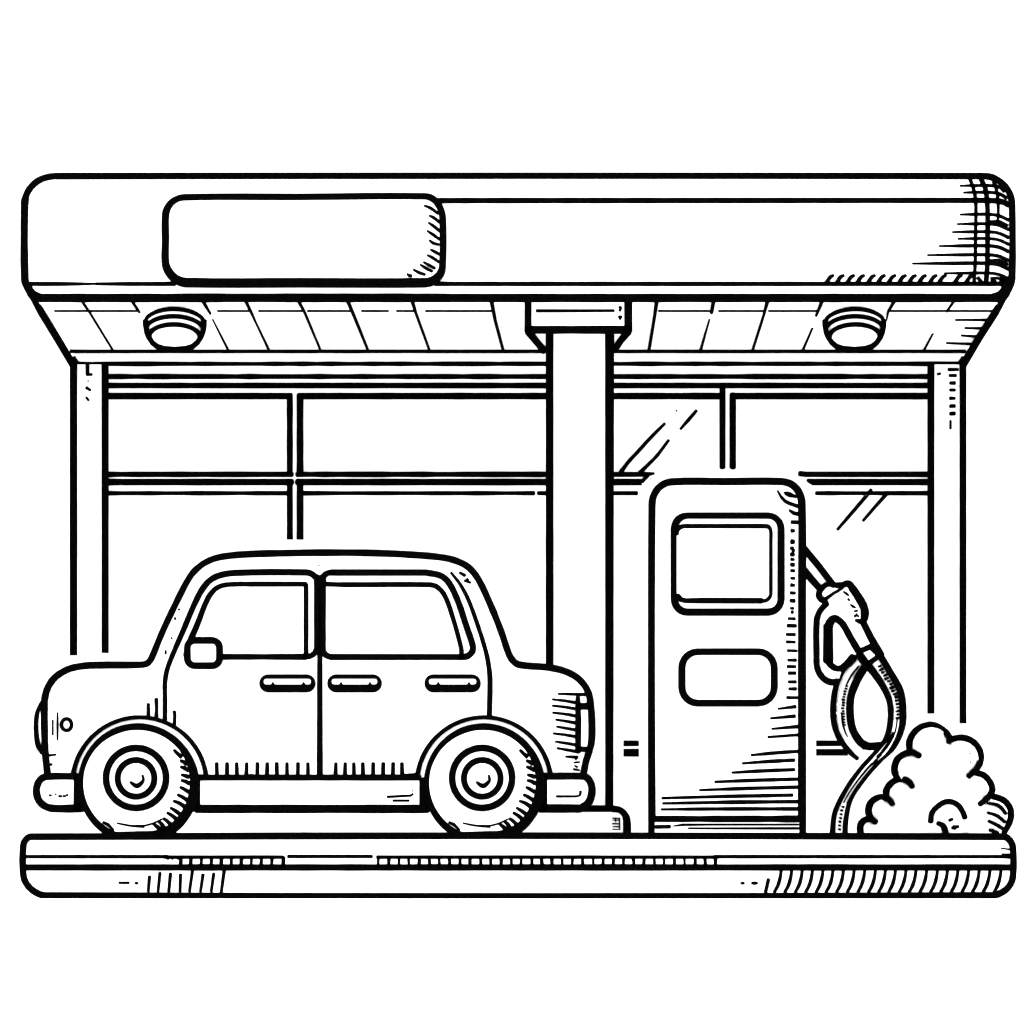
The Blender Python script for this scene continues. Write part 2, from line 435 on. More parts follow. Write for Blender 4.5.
ink(r2, x(799.5,473.5, 806,474.3, 929,474.3), 4.5, YW-.05); ink(r2, x(807.5,480.2, 813,482, 929,482), [2.5,5.7,5.7,5.7], YW-.05); ink(r2, x(816,493.1, 929,493.1), 3.3, YW-.05, wob=.1)
ink(r2, q('H', 413,358, 400,374), 2.6, YW-.05)  # upper end of an inked reflection streak, carried over the rail
r2.build('middle_rail', 'enamel', shop)
r3 = MB(); box(r3, 106.5, 741.5, 929, 755, YW-.05, YW+.07)
ink(r3, x(110,743, 545,743), 4.5, YW-.05); ink(r3, x(110,752.5, 545,752.5), 6.3, YW-.05)
ink(r3, x(623.4,743.2, 639,743.2), 4.6, YW-.05, cap=False); ink(r3, x(623.4,752.6, 639,752.6), 6.6, YW-.05, cap=False)
ink(r3, x(816,743.2, 842,743.2), 4.6, YW-.05, cap=False); ink(r3, x(816,752.2, 848,752.2), 5.6, YW-.05, cap=False)
r3.build('lower_rail', 'enamel', shop)
m1 = MB(); box(m1, 289, 397.5, 301, 473, YW-.047, YW+.05); box(m1, 289, 495, 301, 741.5, YW-.047, YW+.05); box(m1, 289, 755.5, 301, 834.6, YW-.047, YW+.05)
for a, w in ((289.8,5),(300,5.8)):
    ink(m1, x(a,394, a,474), w, YW-.05, wob=.06, cap=False); ink(m1, x(a,480, a,539.6), w, YW-.05, cap=False)
m1.build('mullion', 'enamel', shop)
m2 = MB(); box(m2, 722, 397.5, 733.5, 473, YW-.047, YW+.05); box(m2, 722, 495, 733.5, 741.5, YW-.047, YW+.05); box(m2, 722, 755.5, 733.5, 834.6, YW-.047, YW+.05)
ink(m2, x(722.5,387, 722.5,467.6), 5, YW-.05); ink(m2, x(732.8,394, 732.8,467.6), 5.5, YW-.05)
m2.build('mullion', 'enamel', shop)

def post(name, label, xa, xb, wa, wb, ya, yb, extra):
    t = MB(); box(t, xa, 364.5, xb, 835, YW-.12, YW+.2)
    ink(t, x(xa,364, xa,ya), wa, YW-.12, back=.02, wob=.02, cap=False); ink(t, x(xb,364, xb,yb), wb, YW-.12, back=.02, wob=.02, cap=False)
    extra(t); o = t.build(name, 'plaster'); tag(o, label, 'post', 'posts at the ends of the shop front')
YP = YW-.12
def ex_l(t):
    ink(t, q('A', 350,818, 350,858), 2.8, YP); ink(t, q('A', 346,858, 368,858), 1.8, YP); dot(t, *q('A', 353,884)[0], .8, YP, rx=1.5)
    ink(t, q('A', 345,910, 362,921), [2.2,1.6], YP); ink(t, q('A', 345,949, 355,962), 1.6, YP); dot(t, 88.3, 400, .9, YP)
def ex_r(t):
    for y_, a, b in ((838,722,760),(862,726,752),(892,728,748),(920,728,748),(953,728,748),(985,728,748),(1015,728,748),(983.1+0,728,748)):
        if y_ != 983.1: ink(t, q('D', a,y_, b,y_), 2.4, YP, wob=.15)
    for y_ in (23, 53): ink(t, q('H', 729,y_, 748,y_-1), 2.2, YP)
    ink(t, q('H', 730,82, 730,115), 1.4, YP); ink(t, q('D', 678,857, 690,854), 1.6, YP); pass
    for y_ in (905, 970, 1000): dot(t, *q('D', 762,y_)[0], .5, YP)
post('corner_post', 'plain white shop front post standing behind the hood of the car', 73.5, 105, 6.6, 6, 655.5, 653, ex_l)
post('corner_post', 'white shop front post standing behind the bush, dashed marks near its top', 931, 963, 5.8, 5.9, 713.6, 723.5, ex_r)

# ================================================================== COLUMN
YC = 1.9
colm = thing('support_column', 'square white canopy column with block capital rising behind the car trunk', 'column', P(580, 835, YC+.2))
sh = MB(); box(sh, 549, 326.5, 610, 810, YC, YC+.34)
ink(sh, x(549.6,328, 549.6,820), 6.8, YC, back=.02, wob=.02); ink(sh, x(609.6,328, 609.3,810), [8.2,7.6,7.2], YC, back=.02, wob=.02)
sh.build('shaft', 'plaster', colm)
cp = MB(); YK = YF+.06
box(cp, 528, 300.5, 628.5, 330, YK, YK+.07)
s2 = sc(YC)/sc(YK)
cp2 = [(558, 305), (601, 305), (601, 325), (558, 325)]
solid(cp, cp2, YK+.07, YC+.01, Yp=YK+.4)
ink(cp, x(528,299, 528,331), 6, YK, back=.02); ink(cp, x(628.3,299, 628.3,331), 7.5, YK, back=.02); ink(cp, x(527,329.6, 629,329.6), 6.9, YK, back=.02)
ink(cp, x(536.5,310.8, 575,310.8, 614,310.6), [2.4,2,1.8], YK)
ink(cp, q('C', 430,587, 435,592, 431,603), 1.8, YK); ink(cp, q('C', 427,627, 438,628), 2, YK); ink(cp, q('C', 432,628, 432,637), 1.6, YK)
cp.build('capital', 'plaster', colm)
for pts, wl in ((x(528,331, 537,342, 544.5,351), (x(528,331, 546.5,331, 546.5,353, 545,351))), (x(628.5,331, 621,340, 614,350.5), (x(628.5,331, 612.5,331, 612.5,353, 614,351)))):
    b = MB(); solid(b, wl, YC+.02, YC+.2)
    ink(b, pts, [7,6,6], YC+.02, back=.03)
    b.build('bracket', 'plaster', colm)
pl = MB()
po = smooth_pts(x(498,835, 498,816, 501,810, 508,808.5), 4) + smooth_pts(x(612,808.5, 620,810, 625.5,815.5, 627,823, 627,835), 4)
solid(pl, po, YC-.05, YC+.6, .01)
ink(pl, po, [5.6,5.6,5.6,5.6,5.6,7,7.4], YC-.05, back=.03)
for y_ in (672, 680, 694, 706, 717): ink(pl, q('K', 402,y_, 432,y_+1), .2, YC-.05, wob=.3)  # thin ink hatching that draws shade on the plinth
ink(pl, q('K', 430,672, 431,718), .3, YC-.05); ink(pl, q('K', 414,673, 414,686), .1, YC-.05)
pl.build('plinth', 'concrete', colm)

# ================================================================== CAR
YA = 0.0; CW = 1.15
car = thing('car', 'small rounded white four door car parked in profile facing left beside the column', 'car', P(314, 835, .65))
prof = x(47.5,774, 45.5,755, 44.6,735, 44.4,704, 46,692.5, 51,682, 58.5,674.5, 70,668.5, 85,665.6, 100,665) 
prof2 = x(141,664.6, 147.5,663, 151.5,658, 161,635, 175,605, 190,576.5, 200,566, 212,559.3, 226,556, 250,554) + x(288,553, 331,552.5, 376,553, 411,554.6, 441,557.2, 456,560.7, 468.5,567.2, 478.5,579.5, 491,606, 501,631, 508.5,653, 512.5,660, 519,664.6, 545,667, 560,669.6, 572,674.3, 581,681, 587.5,690.5, 590.6,702, 591.3,718, 591,738, 589.5,750, 586,761, 583.5,774)
top = smooth_pts(prof + prof2, 4)
def wheelarch(dx): return arc(137.5+dx, 783.5, 57, -24, 204, 30)
body = MB()
bp = top + x(583.5,806) + x(540,806) + wheelarch(346) + x(424,806, 196,806) + wheelarch(0) + x(82,806, 47.5,806)
# deduplicate runs that cross the arches
solid(body, bp, YA, YA+CW, .012, seg=2)
# outlines and arches; wheel-well shadow is painted as black patches
ink(body, top, [6.2]*8+[5.6]*6+[6]*20, YA, t=.006, back=.04)
ink(body, [(a, b) for a, b in top], 5.6, YA+CW-.03, t=.0, back=.04)
for dx, c2 in ((0, 139.5), (344.5, 139.5)):
    ink(body, arc(c2+dx, 784.3, 67.2, 7, 173, 40), [4,3.4,3.2,3.4,4], YA-.0105, back=.012)
    ink(body, arc(137.5+dx*346/344.5, 783.6, 57.5, -28, 208, 50), [8,6,5,5,4.6,4,3.4,3.6,5], YA, t=.010)
blob(body, x(74.5,774, 84,776, 88,812, 76,811), YA, t=.011); blob(body, x(187,776, 201,779, 201.3,812, 186,812), YA, t=.011)  # wheel-well shadow, painted as solid black patches beside the tyres
blob(body, x(418.5,779, 431,774, 433,812, 418.5,812), YA, t=.011); blob(body, x(531,774, 547,773, 547.5,812, 530,812), YA, t=.011)
for a in ((593,215,593,266),(625,195,626,235,625,272),(697,245,699,265,697,308)): ink(body, q('I', *a), 2.6, YA-.0095, back=.01, wob=.15)
ink(body, q('I', 230,250, 230,305, 230,360), [.8,1.5,.8], YA); ink(body, q('I', 211,280, 211,340), .9, YA)
ink(body, q('I', 195,421, 224,418), [1.6,1], YA); ink(body, q('I', 190,458, 208,457), 1.6, YA)
for a in ((663,2,662,16),(700,-130,701,-122),(686,-50,687,-46),(716,-165,716,-160)): ink(body, q('I', *a), 1.1, YA)
ink(body, q('F', 815,690, 836,702), [2,2.6], YA); ink(body, q('F', 834,722, 858,730), 1.6, YA); ink(body, q('F', 843,716, 848,722), 2.2, YA); dot(body, *q('F', 251,661)[0], .8, YA, rx=1.3)
for y_, x0, x1, x2 in ((175,185,250,292),(197,162,215,258),(222,162,215,258),(250,163,215,258),(278,175,215,258),(306,178,215,258),(333,165,215,258),(366,174,215,258),(392,180,215,258),(426,215,240,262)):
    dy = 3 if y_ in (175, 426) else 14
    ink(body, q('K', x0,y_, x1,y_+dy*.45, x2,y_+dy), [1.4,2.2,2.6], YA, sm=True)  # hatching: shade on the car's tail drawn as ink strokes
for a in ((262,185,258,215),(247,450,270,448),(250,462,262,468),(246,476,270,480),(258,430,255,440)): ink(body, q('K', *a), .9, YA, wob=.2)
# bonnet front and tail shut lines across the car, seen from the ends
for pp in ((44.4, 704), (591.3, 718)):
    pass
body.build('body', 'enamel', car)

# glass at the two ends of the cabin
def end_glass(name, a, b, off):
    p = MB(); A, B = P(*a, YA), P(*b, YA); d = (B-A).normalized(); n = Vector((d.z, 0, -d.x))*off
    vs = []
    for k in (.004, .010):
        for v in (A+d*.05, B-d*.03):
            for yy in (.14, CW-.14): vs.append(Vector((v.x, yy, v.z)) + n*k)
    p.add(vs, [[0,1,3,2],[4,5,7,6],[0,1,5,4],[2,3,7,6],[0,2,6,4],[1,3,7,5]], 0)
    tube(p, [vs[4], vs[5], vs[7], vs[6]], .009, 1, 6, True)
    p.build(name, 'glass', car)
end_glass('windscreen', (156.5,646), (189,579), -1)
end_glass('rear_window', (507,649), (480,582), 1)

# sill
sl = MB(); box(sl, 200.5, 777, 419, 809, YA-.012, YA+.1)
ink(sl, x(198,777.4, 420,777.4), 5.2, YA-.012); ink(sl, x(196,808.8, 428,808.8), 7.7, YA-.012, back=.02)
ink(sl, q('J', 525,587, 575,584, 620,582), [1.6,1.4,1.4], YA-.012); ink(sl, q('J', 548,602, 612,602), 1.3, YA-.012); dot(sl, *q('J', 625,563)[0], 1, YA-.012)
ink(sl, q('J', 618,582, 628,575), 1.2, YA-.012)
sl.build('sill', 'enamel', car)

# doors
YD = YA-.008
fd_line = smooth_pts(x(165,720, 165,700, 165,682.5, 167,670, 172.5,655, 182.5,632, 197.5,597.5, 207,583, 217.5,576, 235,572.8, 306,572.3, 312,574, 318,579.5), 4)
d1 = MB(); solid(d1, fd_line + x(319.5,600, 319.5,775, 202,775, 199,764, 193,750, 184,737, 174,727), YD, YA+.001)
ink(d1, fd_line, [3.8,3.8,4,4.2,5,5.4,5.6,5.6,5.6,5.4], YD)
ink(d1, x(319.8,652, 319.8,776), [4.2,4.6,5.4], YD-.001, t=.005); ink(d1, x(317,576, 317.2,650), 5.5, YD-.002)
for a in (217,227,237,246.3,257.3,267,277,287,297.8,308): ink(d1, x(a+random.uniform(-.4,.4),763, a,776), [2.8,3.3], YD, wob=.1)
ink(d1, q('I', 1000,498, 1024,503), 1.5, YD)
door1 = d1.build('door', 'enamel', car)
rd_line = smooth_pts(x(322,580, 325.5,574.5, 331,572.4, 426,572.4, 441,575.5), 4)
rd_edge = smooth_pts(x(451,572.5, 460,584, 468.5,600, 478.5,627.5, 486,652, 489,668, 490,682, 489.3,717), 4)
d2 = MB(); solid(d2, rd_line + rd_edge + x(470,718, 452,724, 436,737, 424,754, 419,775, 320.5,775, 320.5,600), YD, YA+.001)
ink(d2, rd_edge, [1.6,2.8,3.4,3.6,4,4.2,4.4], YD)
ink(d2, x(322.8,576, 322.6,652), 5.8, YD-.002)
for a in (335.5,345,354,363,373,383,392.8,402.2): ink(d2, x(a+random.uniform(-.4,.4),763, a,776), [2.8,3.3], YD, wob=.1)
ink(d2, x(405,775.5, 418,774.5), 3, YD)
door2 = d2.build('door', 'enamel', car)
# door windows
w1 = MB()
wi = smooth_pts(x(186.5,656, 187.5,647.5, 197,625, 207,600, 214,590, 222.5,585.4, 237.5,584, 250,584), 4) + x(306,584, 306.2,656.7)
solid(w1, wi, YD-.006, YD-.001)
ink(w1, wi[:-1], [5.6,5.4,5,4.6,4,4,4], YD-.006); ink(w1, x(306,584, 306,655.5), 3.8, YD-.006); ink(w1, x(220,656.7, 306,656.7), [5,4.6,5.6], YD-.006)
ink(w1, x(304,656.5, 310,656, 314.5,653, 316.5,649), 4.6, YD-.006, sm=True)
w1.build('window', 'glass', car, door1)
w2 = MB()
wo = smooth_pts(x(426,572.4, 441,575.7, 449.5,583.5, 458.5,602.5, 466,625, 472.6,645, 472.4,651, 467,656.2, 460,656.9), 4) 
wl = x(331,656.9) + smooth_pts(x(331,656.9, 326,655, 322.5,650), 3)
solid(w2, x(325,584.5)+x(426,584.5, 437,586.8, 445,596, 453.5,620, 461,647.5, 461.5,656.5, 326,656.5), YD-.006, YD-.001)
ink(w2, x(331,572.4)+wo, 5.5, YD-.006); ink(w2, x(462,656.9)+wl, 5.2, YD-.006)
ink(w2, x(334,572.4, 328.5,572.8, 324.5,575, 321.5,579, 320,584), 5, YD-.006, sm=True)
ink(w2, smooth_pts(x(326,584, 345,584.6, 428.5,584.6, 437,586.8, 445,596, 453.5,620, 461,647.5, 461.5,655), 4), [3.6,4.4,4.4,4,3.8,3.8], YD-.006)
w2.build('window', 'glass', car, door2)
def handle(x0, x1, door):
    h = MB(); Yh = YD-.030
    solid(h, rrect(x0, 674, x1, 692.4, 9.0), Yh, YD, .004, mat=1)
    solid(h, rrect(x0+5, 679, x1-5, 684, 2.3), Yh-.004, Yh+.004)
    for a in (x0+14, x1-12): ink(h, x(a-1.2,684.4, a,682.6, a+1.2,684.4), .5, Yh-.004)
    h.build('handle', 'enamel', car, door)
handle(259, 315.6, door1); handle(327, 382, door2); handle(424.2, 481, door2)
ink_l = MB(); 
# mirror
mr = MB(); mo = rrect(187.3, 640.2, 219.5, 665.6, 7.5)
solid(mr, mo, YA-.12, YA-.02, .012); ink(mr, mo, 6, YA-.12, closed=True, back=.02, wob=.03)
ball(mr, P(194, 654, YA-.03), .02, .05, .02)
mr.build('side_mirror', 'enamel', car)
# lamps
for yy in (.2, CW-.2):
    hl = MB(); s = sc(yy)/S; c = P(46, 726, yy)
    ball(hl, c, 7.4*s, .12, 25*s)
    ink(hl, x(44,699, 40.5,705.5, 37.5,714, 36.4,726, 37,739, 38.6,746.5, 42.5,753), [2.6,3,4,4,4,4,3.4], yy-.01, t=.03, back=.05, sm=True)
    hl.build('headlight', 'glass', car)
si = MB(); solid(si, arc(66.5,724.5,5.2,0,345,23,6), YA-.012, YA, .003)
ink(si, arc(66.5,724.5,5,0,345,23,5.8), 2.8, YA-.012, closed=True); si.build('indicator', 'glass', car)
for k in (0, 1):
    tl = MB(); y0, y1 = (YA-.014, YA+.2) if k == 0 else (CW-.2, CW+.014)
    solid(tl, rrect(578.5, 707, 592, 749, 3), y0, y1)
    Yt = y0
    if k == 0:
        ink(tl, x(577.8,697, 578.3,720, 578,752), [3.6,5.4,5], Yt); ink(tl, x(577,706.2, 591,706.2), 6, Yt); ink(tl, x(578,748.8, 591,749.5), 4.6, Yt)
    ink(tl, x(590,700, 591.6,715, 591.6,740, 589,752), 6.2, Yt, back=.02, sm=True)
    tl.build('tail_light', 'glass', car)
# bumpers
fb = MB(); fo_ = smooth_pts(x(82,776.4, 47,776.4, 40.5,779.3, 37,786, 36.6,793, 39,800.5, 45,806, 53,808.3, 82,808.3), 4)
solid(fb, fo_, YA-.03, CW+.03, .012); ink(fb, fo_, [5.6,6.2,6.5,6.5,6.6,7,7.4], YA-.03, back=.03)
ink(fb, x(78,776, 78,809), 8, YA-.03)
for a in ((197,581,206,581),(222,577,224,577),(236,583,246,585),(254,583,262,585),(266,579,270,580)): ink(fb, q('I', *a), 1.5, YA-.03, wob=.2)
fb.build('bumper', 'enamel', car)
rb = MB(); ro = smooth_pts(x(540,776.2, 583,776.2, 588,778.5, 591.6,786, 591.4,795, 588,803, 581,808, 574,808.3, 540,808.3), 4)
solid(rb, ro, YA-.03, CW+.03, .012); ink(rb, ro, [6.4,6.4,6.6,6.8,7,7.4,7.6,7.6], YA-.03, back=.03)
ink(rb, x(543,776, 543,809), 8, YA-.03)
ink(rb, q('K', 178,585, 230,585, 262,584, 272,578, 274,564), [1.6,1.4,1.2,1.6,1.8], YA-.03, sm=True)
rb.build('bumper', 'enamel', car)
# wheels
YT = YA-.045
def wheel():
    t = MB(); tp = [(a, min(b, 834.9)) for a, b in arc(137.5, 783.5, 58.5, 0, 357, 70)]
    solid(t, tp, YT, YT+.2, .02, seg=3)
    ink(t, arc(137.5, 783.5, 57, -62, 242, 60), [9,9,8.8,7.6,6,6,6,5.6,4.6,4.4,5,6,6.6], YT+.006, t=.008, back=.03, wob=.02)
    # flat contact patch
    blob(t, x(101,834.9, 108,828, 116,831.5, 126,831.3, 139,830.8, 152,830.6, 160,829, 170,824, 176,834.9), YT+.002, t=.006)
    ink(t, q('I', 412,688, 432,698, 455,720), [1.6,2.6,1], YT); ink(t, q('I', 468,692, 520,702, 575,705), [.8,1.2,2.4], YT, sm=True)
    ink(t, q('I', 575,703, 610,694, 650,675), [.8,1,.4], YT)
    for a in ((375,255,405,285,437,312),(430,346,455,356,482,374),(432,398,460,408,500,428),(440,466,470,474,500,484),(438,514,470,522,505,540),(428,572,460,588,510,618),
              (405,636,445,655,500,690),(372,690,420,708,475,745),(346,748,390,775,440,812),(318,790,360,815,410,858),(286,838,318,862,362,906),(245,866,268,885,300,935),(200,884,225,905,262,935)):
        ink(t, [(130+a[k]/8.53, 720+a[k+1]/8.53) for k in (0,2,4)], [2, 3.1, 3.6], YT, sm=True)  # tyre shading drawn as ink hatching
    w = t.build('wheel', 'rubber', car)
    r = MB(); solid(r, arc(136, 777.8, 30, 0, 354, 59), YT-.010, YT+.05, .004)
    ink(r, arc(136, 777.8, 30, 0, 354, 59), 5.9, YT-.010, closed=True, back=.012, wob=.02)
    r.build('rim', 'enamel', car, w)
    h = MB(); solid(h, arc(136, 778.2, 18.3, 0, 352, 44), YT-.024, YT-.009, .004)
    ink(h, arc(136, 778.2, 18.3, 0, 352, 44), 5.3, YT-.024, closed=True, wob=.02)
    ink(h, q('I', 521,527, 535,538, 548,543, 562,535, 573,520, 570,500), [1.6,3.4,4,3.4,2.4,1.4], YT-.024, sm=True)
    h.build('hub_cap', 'enamel', car, w)
    return w
wh = wheel()
dxm = 346 / S * sc(YT)
rw = copy_tree(wh, car); rw.location.x += dxm
for dx in (0, dxm):                    # the two far-side wheels: the same wheel turned about
    c = copy_tree(wh, car); c.scale = (1, -1, 1)
    c.location = (dx - (.055 if dx == 0 else 0), (YT*2+CW+.09) - 2*car.location.y - 2*YT + 0, 0)

# ================================================================== PUMP
YPp = .5
pump = thing('fuel_pump', 'tall white petrol pump with square blank screen right of the column', 'fuel pump', P(727, 835, YPp+.3))
hs = MB(); ho = smooth_pts(x(652,835, 651.5,680, 652,507, 653.5,496, 660,486.5, 671,481.8, 726,481.5, 780,481.4, 791,484, 798.5,491.5, 801.8,503, 802,600, 802,680, 802,835), 4)
solid(hs, ho, YPp, YPp+.55, .012, back_round=True)
ink(hs, ho, [6.6,6,6.3,6.3,6.5,6.5,6.5,6.6,6.8,7.2,7.2,7.6], YPp, back=.03, wob=.015)
ink(hs, q('H', 38,362, 55,390, 75,408, 120,425), [1,2.4,3,3], YPp, sm=True)
blob(hs, q('H', 60,366, 80,364, 104,380, 110,392, 84,390, 66,380), YPp); ink(hs, q('H', 85,440, 102,452, 120,456), [1.6,3,3], YPp)
ink(hs, q('H', 85,372, 112,388), 2, YPp)
for y_, a, b, w in ((488,94,118,2.8),(522,94,106,2.8),(566,94,104,4),(592,90,100,2.6),(601,98,104,2.6),(617,92,104,2.8),(637,92,104,2.8),(658,92,104,3),(682,92,106,3),(712,92,106,2.8),(740,92,106,2.8),(771,90,108,2.8),(802,90,106,2.6),(832,90,102,2.4),(848,94,100,2),
                  (874,82,108,2.6),(902,78,112,3),(937,74,108,2.6),(967,74,108,2.6),(1002,78,114,2.6)):
    ink(hs, q('H', a,y_, b,y_+1), w, YPp, wob=.2)
for y_, a, b in ((40,80,112),(66,78,110),(92,82,110),(127,82,112),(155,84,112),(190,76,120),(232,40,110),(270,10,108),(312,15,118),(345,0,120)):
    ink(hs, q('L', a,y_+(3 if b-a > 50 else 0), b,y_-(6 if b-a > 50 else 0)), [1.4,2.7] if b-a > 50 else 2.4, YPp, wob=.15)
for y_, xa, yb, xb in ((420,957,405,1142),(453,922,440,1130),(490,880,478,1130),(527,812,516,1142),(560,750,548,1146),(592,600,580,1122),(613,603,606,1146),(637,597,635,1146)):
    ink(hs, q('K', xa,y_, (xa+xb)/2,(y_+yb)/2-1, xb,yb), [1.6,3,2.8], YPp, sm=True, wob=.1)  # hatching strokes that draw shade on the lower housing
hs.build('housing', 'enamel', pump)
YQ = YPp-.012
sn = MB(); sf = rrect(674.4, 515.5, 781, 612, 13)
solid(sn, sf, YPp-.03, YPp, .006, back_round=False)
ink(sn, sf, [5.6,5.6,6.4,6.4,6.4,6.6,6.6,6.6,6.4,5.4], YPp-.03, closed=True, wob=.02)
scr = sn.build('display', 'enamel', pump)
sp = MB(); si_ = rrect(677, 526, 770.8, 600.6, 6)
solid(sp, si_, YPp-.036, YPp-.028)
ink(sp, smooth_pts(x(676.5,534, 678,529, 683,526.2, 690,526), 3)+x(764,526) + smooth_pts(x(764,526, 769,527, 770.8,532, 770.8,540),3)+x(770.8,590)+smooth_pts(x(770.8,590, 770.3,596, 766,600.3, 760,600.6),3), [3.6]*12+[2.7]*12+[3.6]*2, YPp-.036)
ink(sp, x(762,600.6, 700,600.4, 686,600.6, 681,599.5, 677.5,595), [4.6,4.6,4,4,3.6], YPp-.036)
sp.build('display_glass', 'glass', pump, scr)
fp = MB(); fr_ = rrect(681.9, 651.6, 774.2, 703, 16); solid(fp, fr_, YPp-.02, YPp, .005, back_round=False)
ink(fp, fr_, [6,6.2,6.2,6,5.8,6.2,6.4,6.2,5.8], YPp-.02, closed=True, wob=.02); fp.build('front_plate', 'enamel', pump)
kp = MB(); box(kp, 655, 817.5, 799, 834.8, YPp-.01, YPp)
ink(kp, x(654,818.8, 801,818.8), [5,5.4,6], YPp-.01, wob=.08); ink(kp, q('K', 575,707, 632,706), 3, YPp-.01, wob=.1); ink(kp, q('K', 645,704, 680,699, 780,698, 1146,698), [.2,1.6,1,1], YPp-.01)
ink(kp, q('K', 705,713, 1146,713), [.9,1.8], YPp-.01); ink(kp, x(654,834, 800,834), 1.5, YPp-.01); pass
kp.build('kick_plate', 'enamel', pump)

# ================================================================== NOZZLE + HOSE
YN = .78
noz = thing('fuel_nozzle', 'fuel nozzle with looped hose hanging from right side of the pump', 'fuel nozzle', P(840, 835, YN))
b = MB()
def seg3(a, Y): return [P(u, v, Y) for u, v in a]
tube(b, seg3(x(797,550, 826,590), YN+.02), 10/S*1.02, 0, 14)
ink(b, x(803,547, 818,565, 833,584.5), 5.8, YN-.03, back=.03); ink(b, x(803,568.5, 812,579.5, 820,588.5), 6, YN-.03, back=.03)
b.build('spout', 'enamel', noz)
b = MB(); cp_ = x(819,590, 829,583.5, 836,588, 826,600)
solid(b, cp_, YN-.06, YN+.06, .01); ink(b, x(834,585.5, 828,584, 822,588, 818.8,594, 820.5,598.5, 826,602), [4,4.4,5,5,5,4.6], YN-.06, back=.03, sm=True)
ink(b, x(825.5,599, 834,593, 843,587.3), [3,2,1.6], YN-.06); b.build('collar', 'enamel', noz)
b = MB()
nb = x(827,602, 843,588, 849,585, 856,593, 863.5,606, 864.5,614, 862,621, 871,640, 879,655, 868,656, 858.5,651, 850.5,638, 843,625, 838,620, 833.5,618, 829,622, 822,625, 818,621, 821,611)
solid(b, nb, YN-.05, YN+.05, .008)
ink(b, x(833,585.3, 842,584.8, 848.3,583.6, 853,589, 859,598, 863.8,607, 864.8,614.5, 862.5,621, 855.5,620.2), [5,5,6,7,7.4,7.6,7.4,6,2], YN-.05, back=.03, sm=True)
ink(b, x(862,620, 866,628, 871,638, 877,648, 881.5,655.5), [6,6,6.4,6.6,6.4], YN-.05, back=.03)
ink(b, x(828.5,627, 830.3,622, 834,618.5, 838.5,620, 843.5,625, 850.5,637.5, 858.5,651), [8,8,6.5,6,6,6,6], YN-.05, sm=True)
for a in ((303,766,315,778),(312,770,322,782),(320,795,326,802),(330,818,345,826),(335,826,350,830),(345,845,358,842),(352,855,362,866),(345,862,350,866)): ink(b, q('H', *a), 1.2, YN-.05, wob=.2)
b.build('nozzle_body', 'enamel', noz)
b = MB()
gpo = x(827,603, 820,611, 816.8,621, 816.7,655, 817.3,667, 822,676.5, 830,681.8, 838,681.5)
gpi = x(841,672, 836,669, 831,664, 828,657, 828,628, 830,622, 833,619)
solid(b, gpo+gpi, YN-.03, YN+.03, .004)
ink(b, gpo, [5,5,5,5,5,5.4,5.6], YN-.054, back=.06, sm=True)
ink(b, x(828.2,625, 828.2,661), [8.6,9.6,9.4], YN-.03, back=.03); ink(b, x(828,660, 832,666, 839,668.5, 846,664, 853,656), [7,5.6,5,5,5.6], YN-.03, back=.03, sm=True)
b.build('trigger_guard', 'enamel', noz)
b = MB(); cpl = x(859,651.5, 870.5,646.5, 879.5,655.5, 868,664)
solid(b, cpl, YN-.055, YN+.055, .008); ink(b, cpl, 4.6, YN-.055, closed=True, back=.03); ink(b, x(858.5,654, 862,660, 868,665.5), 6, YN-.055)
b.build('coupling', 'enamel', noz)
# hose: front strand from coupling to the ground, and the loop behind it
def strand(mb, left, right, wl, wr, Y, r):
    L = smooth_pts(left, 6); R = smooth_pts(right, 6); n = 50
    def at(p, t):
        ln = [0]
        for i in range(1, len(p)): ln.append(ln[-1]+math.hypot(p[i][0]-p[i-1][0], p[i][1]-p[i-1][1]))
        s = t*ln[-1]
        for i in range(1, len(p)):
            if ln[i] >= s:
                k = (s-ln[i-1])/max(ln[i]-ln[i-1], 1e-9); return (p[i-1][0]+(p[i][0]-p[i-1][0])*k, p[i-1][1]+(p[i][1]-p[i-1][1])*k)
        return p[-1]
    c = []; rad = []
    for i in range(n+1):
        a, b_ = at(L, i/n), at(R, i/n); c.append(P((a[0]+b_[0])/2, (a[1]+b_[1])/2, Y)); rad.append(max(.5*math.hypot(a[0]-b_[0], a[1]-b_[1])-3.5, 2)/S)
    tube(mb, c, rad, 0, 12)
    fr = max(rad)
    ink(mb, L, wl, Y, t=fr*.75, back=fr*.6, wob=.03); ink(mb, R, wr, Y, t=fr*.75, back=fr*.6, wob=.03)
    return (lambda t, u: (lambda a, b_: (a[0]+(b_[0]-a[0])*u, a[1]+(b_[1]-a[1])*u))(at(L, t), at(R, t))), fr
hb = MB()
fb_, r_ = strand(hb, x(855,657, 843,670, 835.8,687.5, 833.2,707.5, 834.5,725, 840.5,740, 850.5,752.5, 857.5,758.7), x(866,665, 856,682.5, 850.8,697.5, 850.2,715, 853,730, 860.5,742, 867,745.8),
     [5.4,5,5,5.2,5,4.4,3], [7,7,6.6,6.6,6.6,7,7], YN+.12, .04)
Yh = YN+.12-r_*1.02
for i in range(15):
    t = .28+i*.028; ink(hb, [fb_(t, random.uniform(.46,.54)), fb_(t+.004, .66)], .8, Yh, back=.03, wob=.2)
ink(hb, [fb_(.05+.03*i, .62-.01*i) for i in range(9)], [.3,1.2,.6], Yh, back=.03); ink(hb, [fb_(.55+.03*i, .5) for i in range(9)], [.6,1.2,.2], Yh, back=.03)
ink(hb, [fb_(.04+.03*i, .8) for i in range(6)], [.6,1,.3], Yh, back=.04)
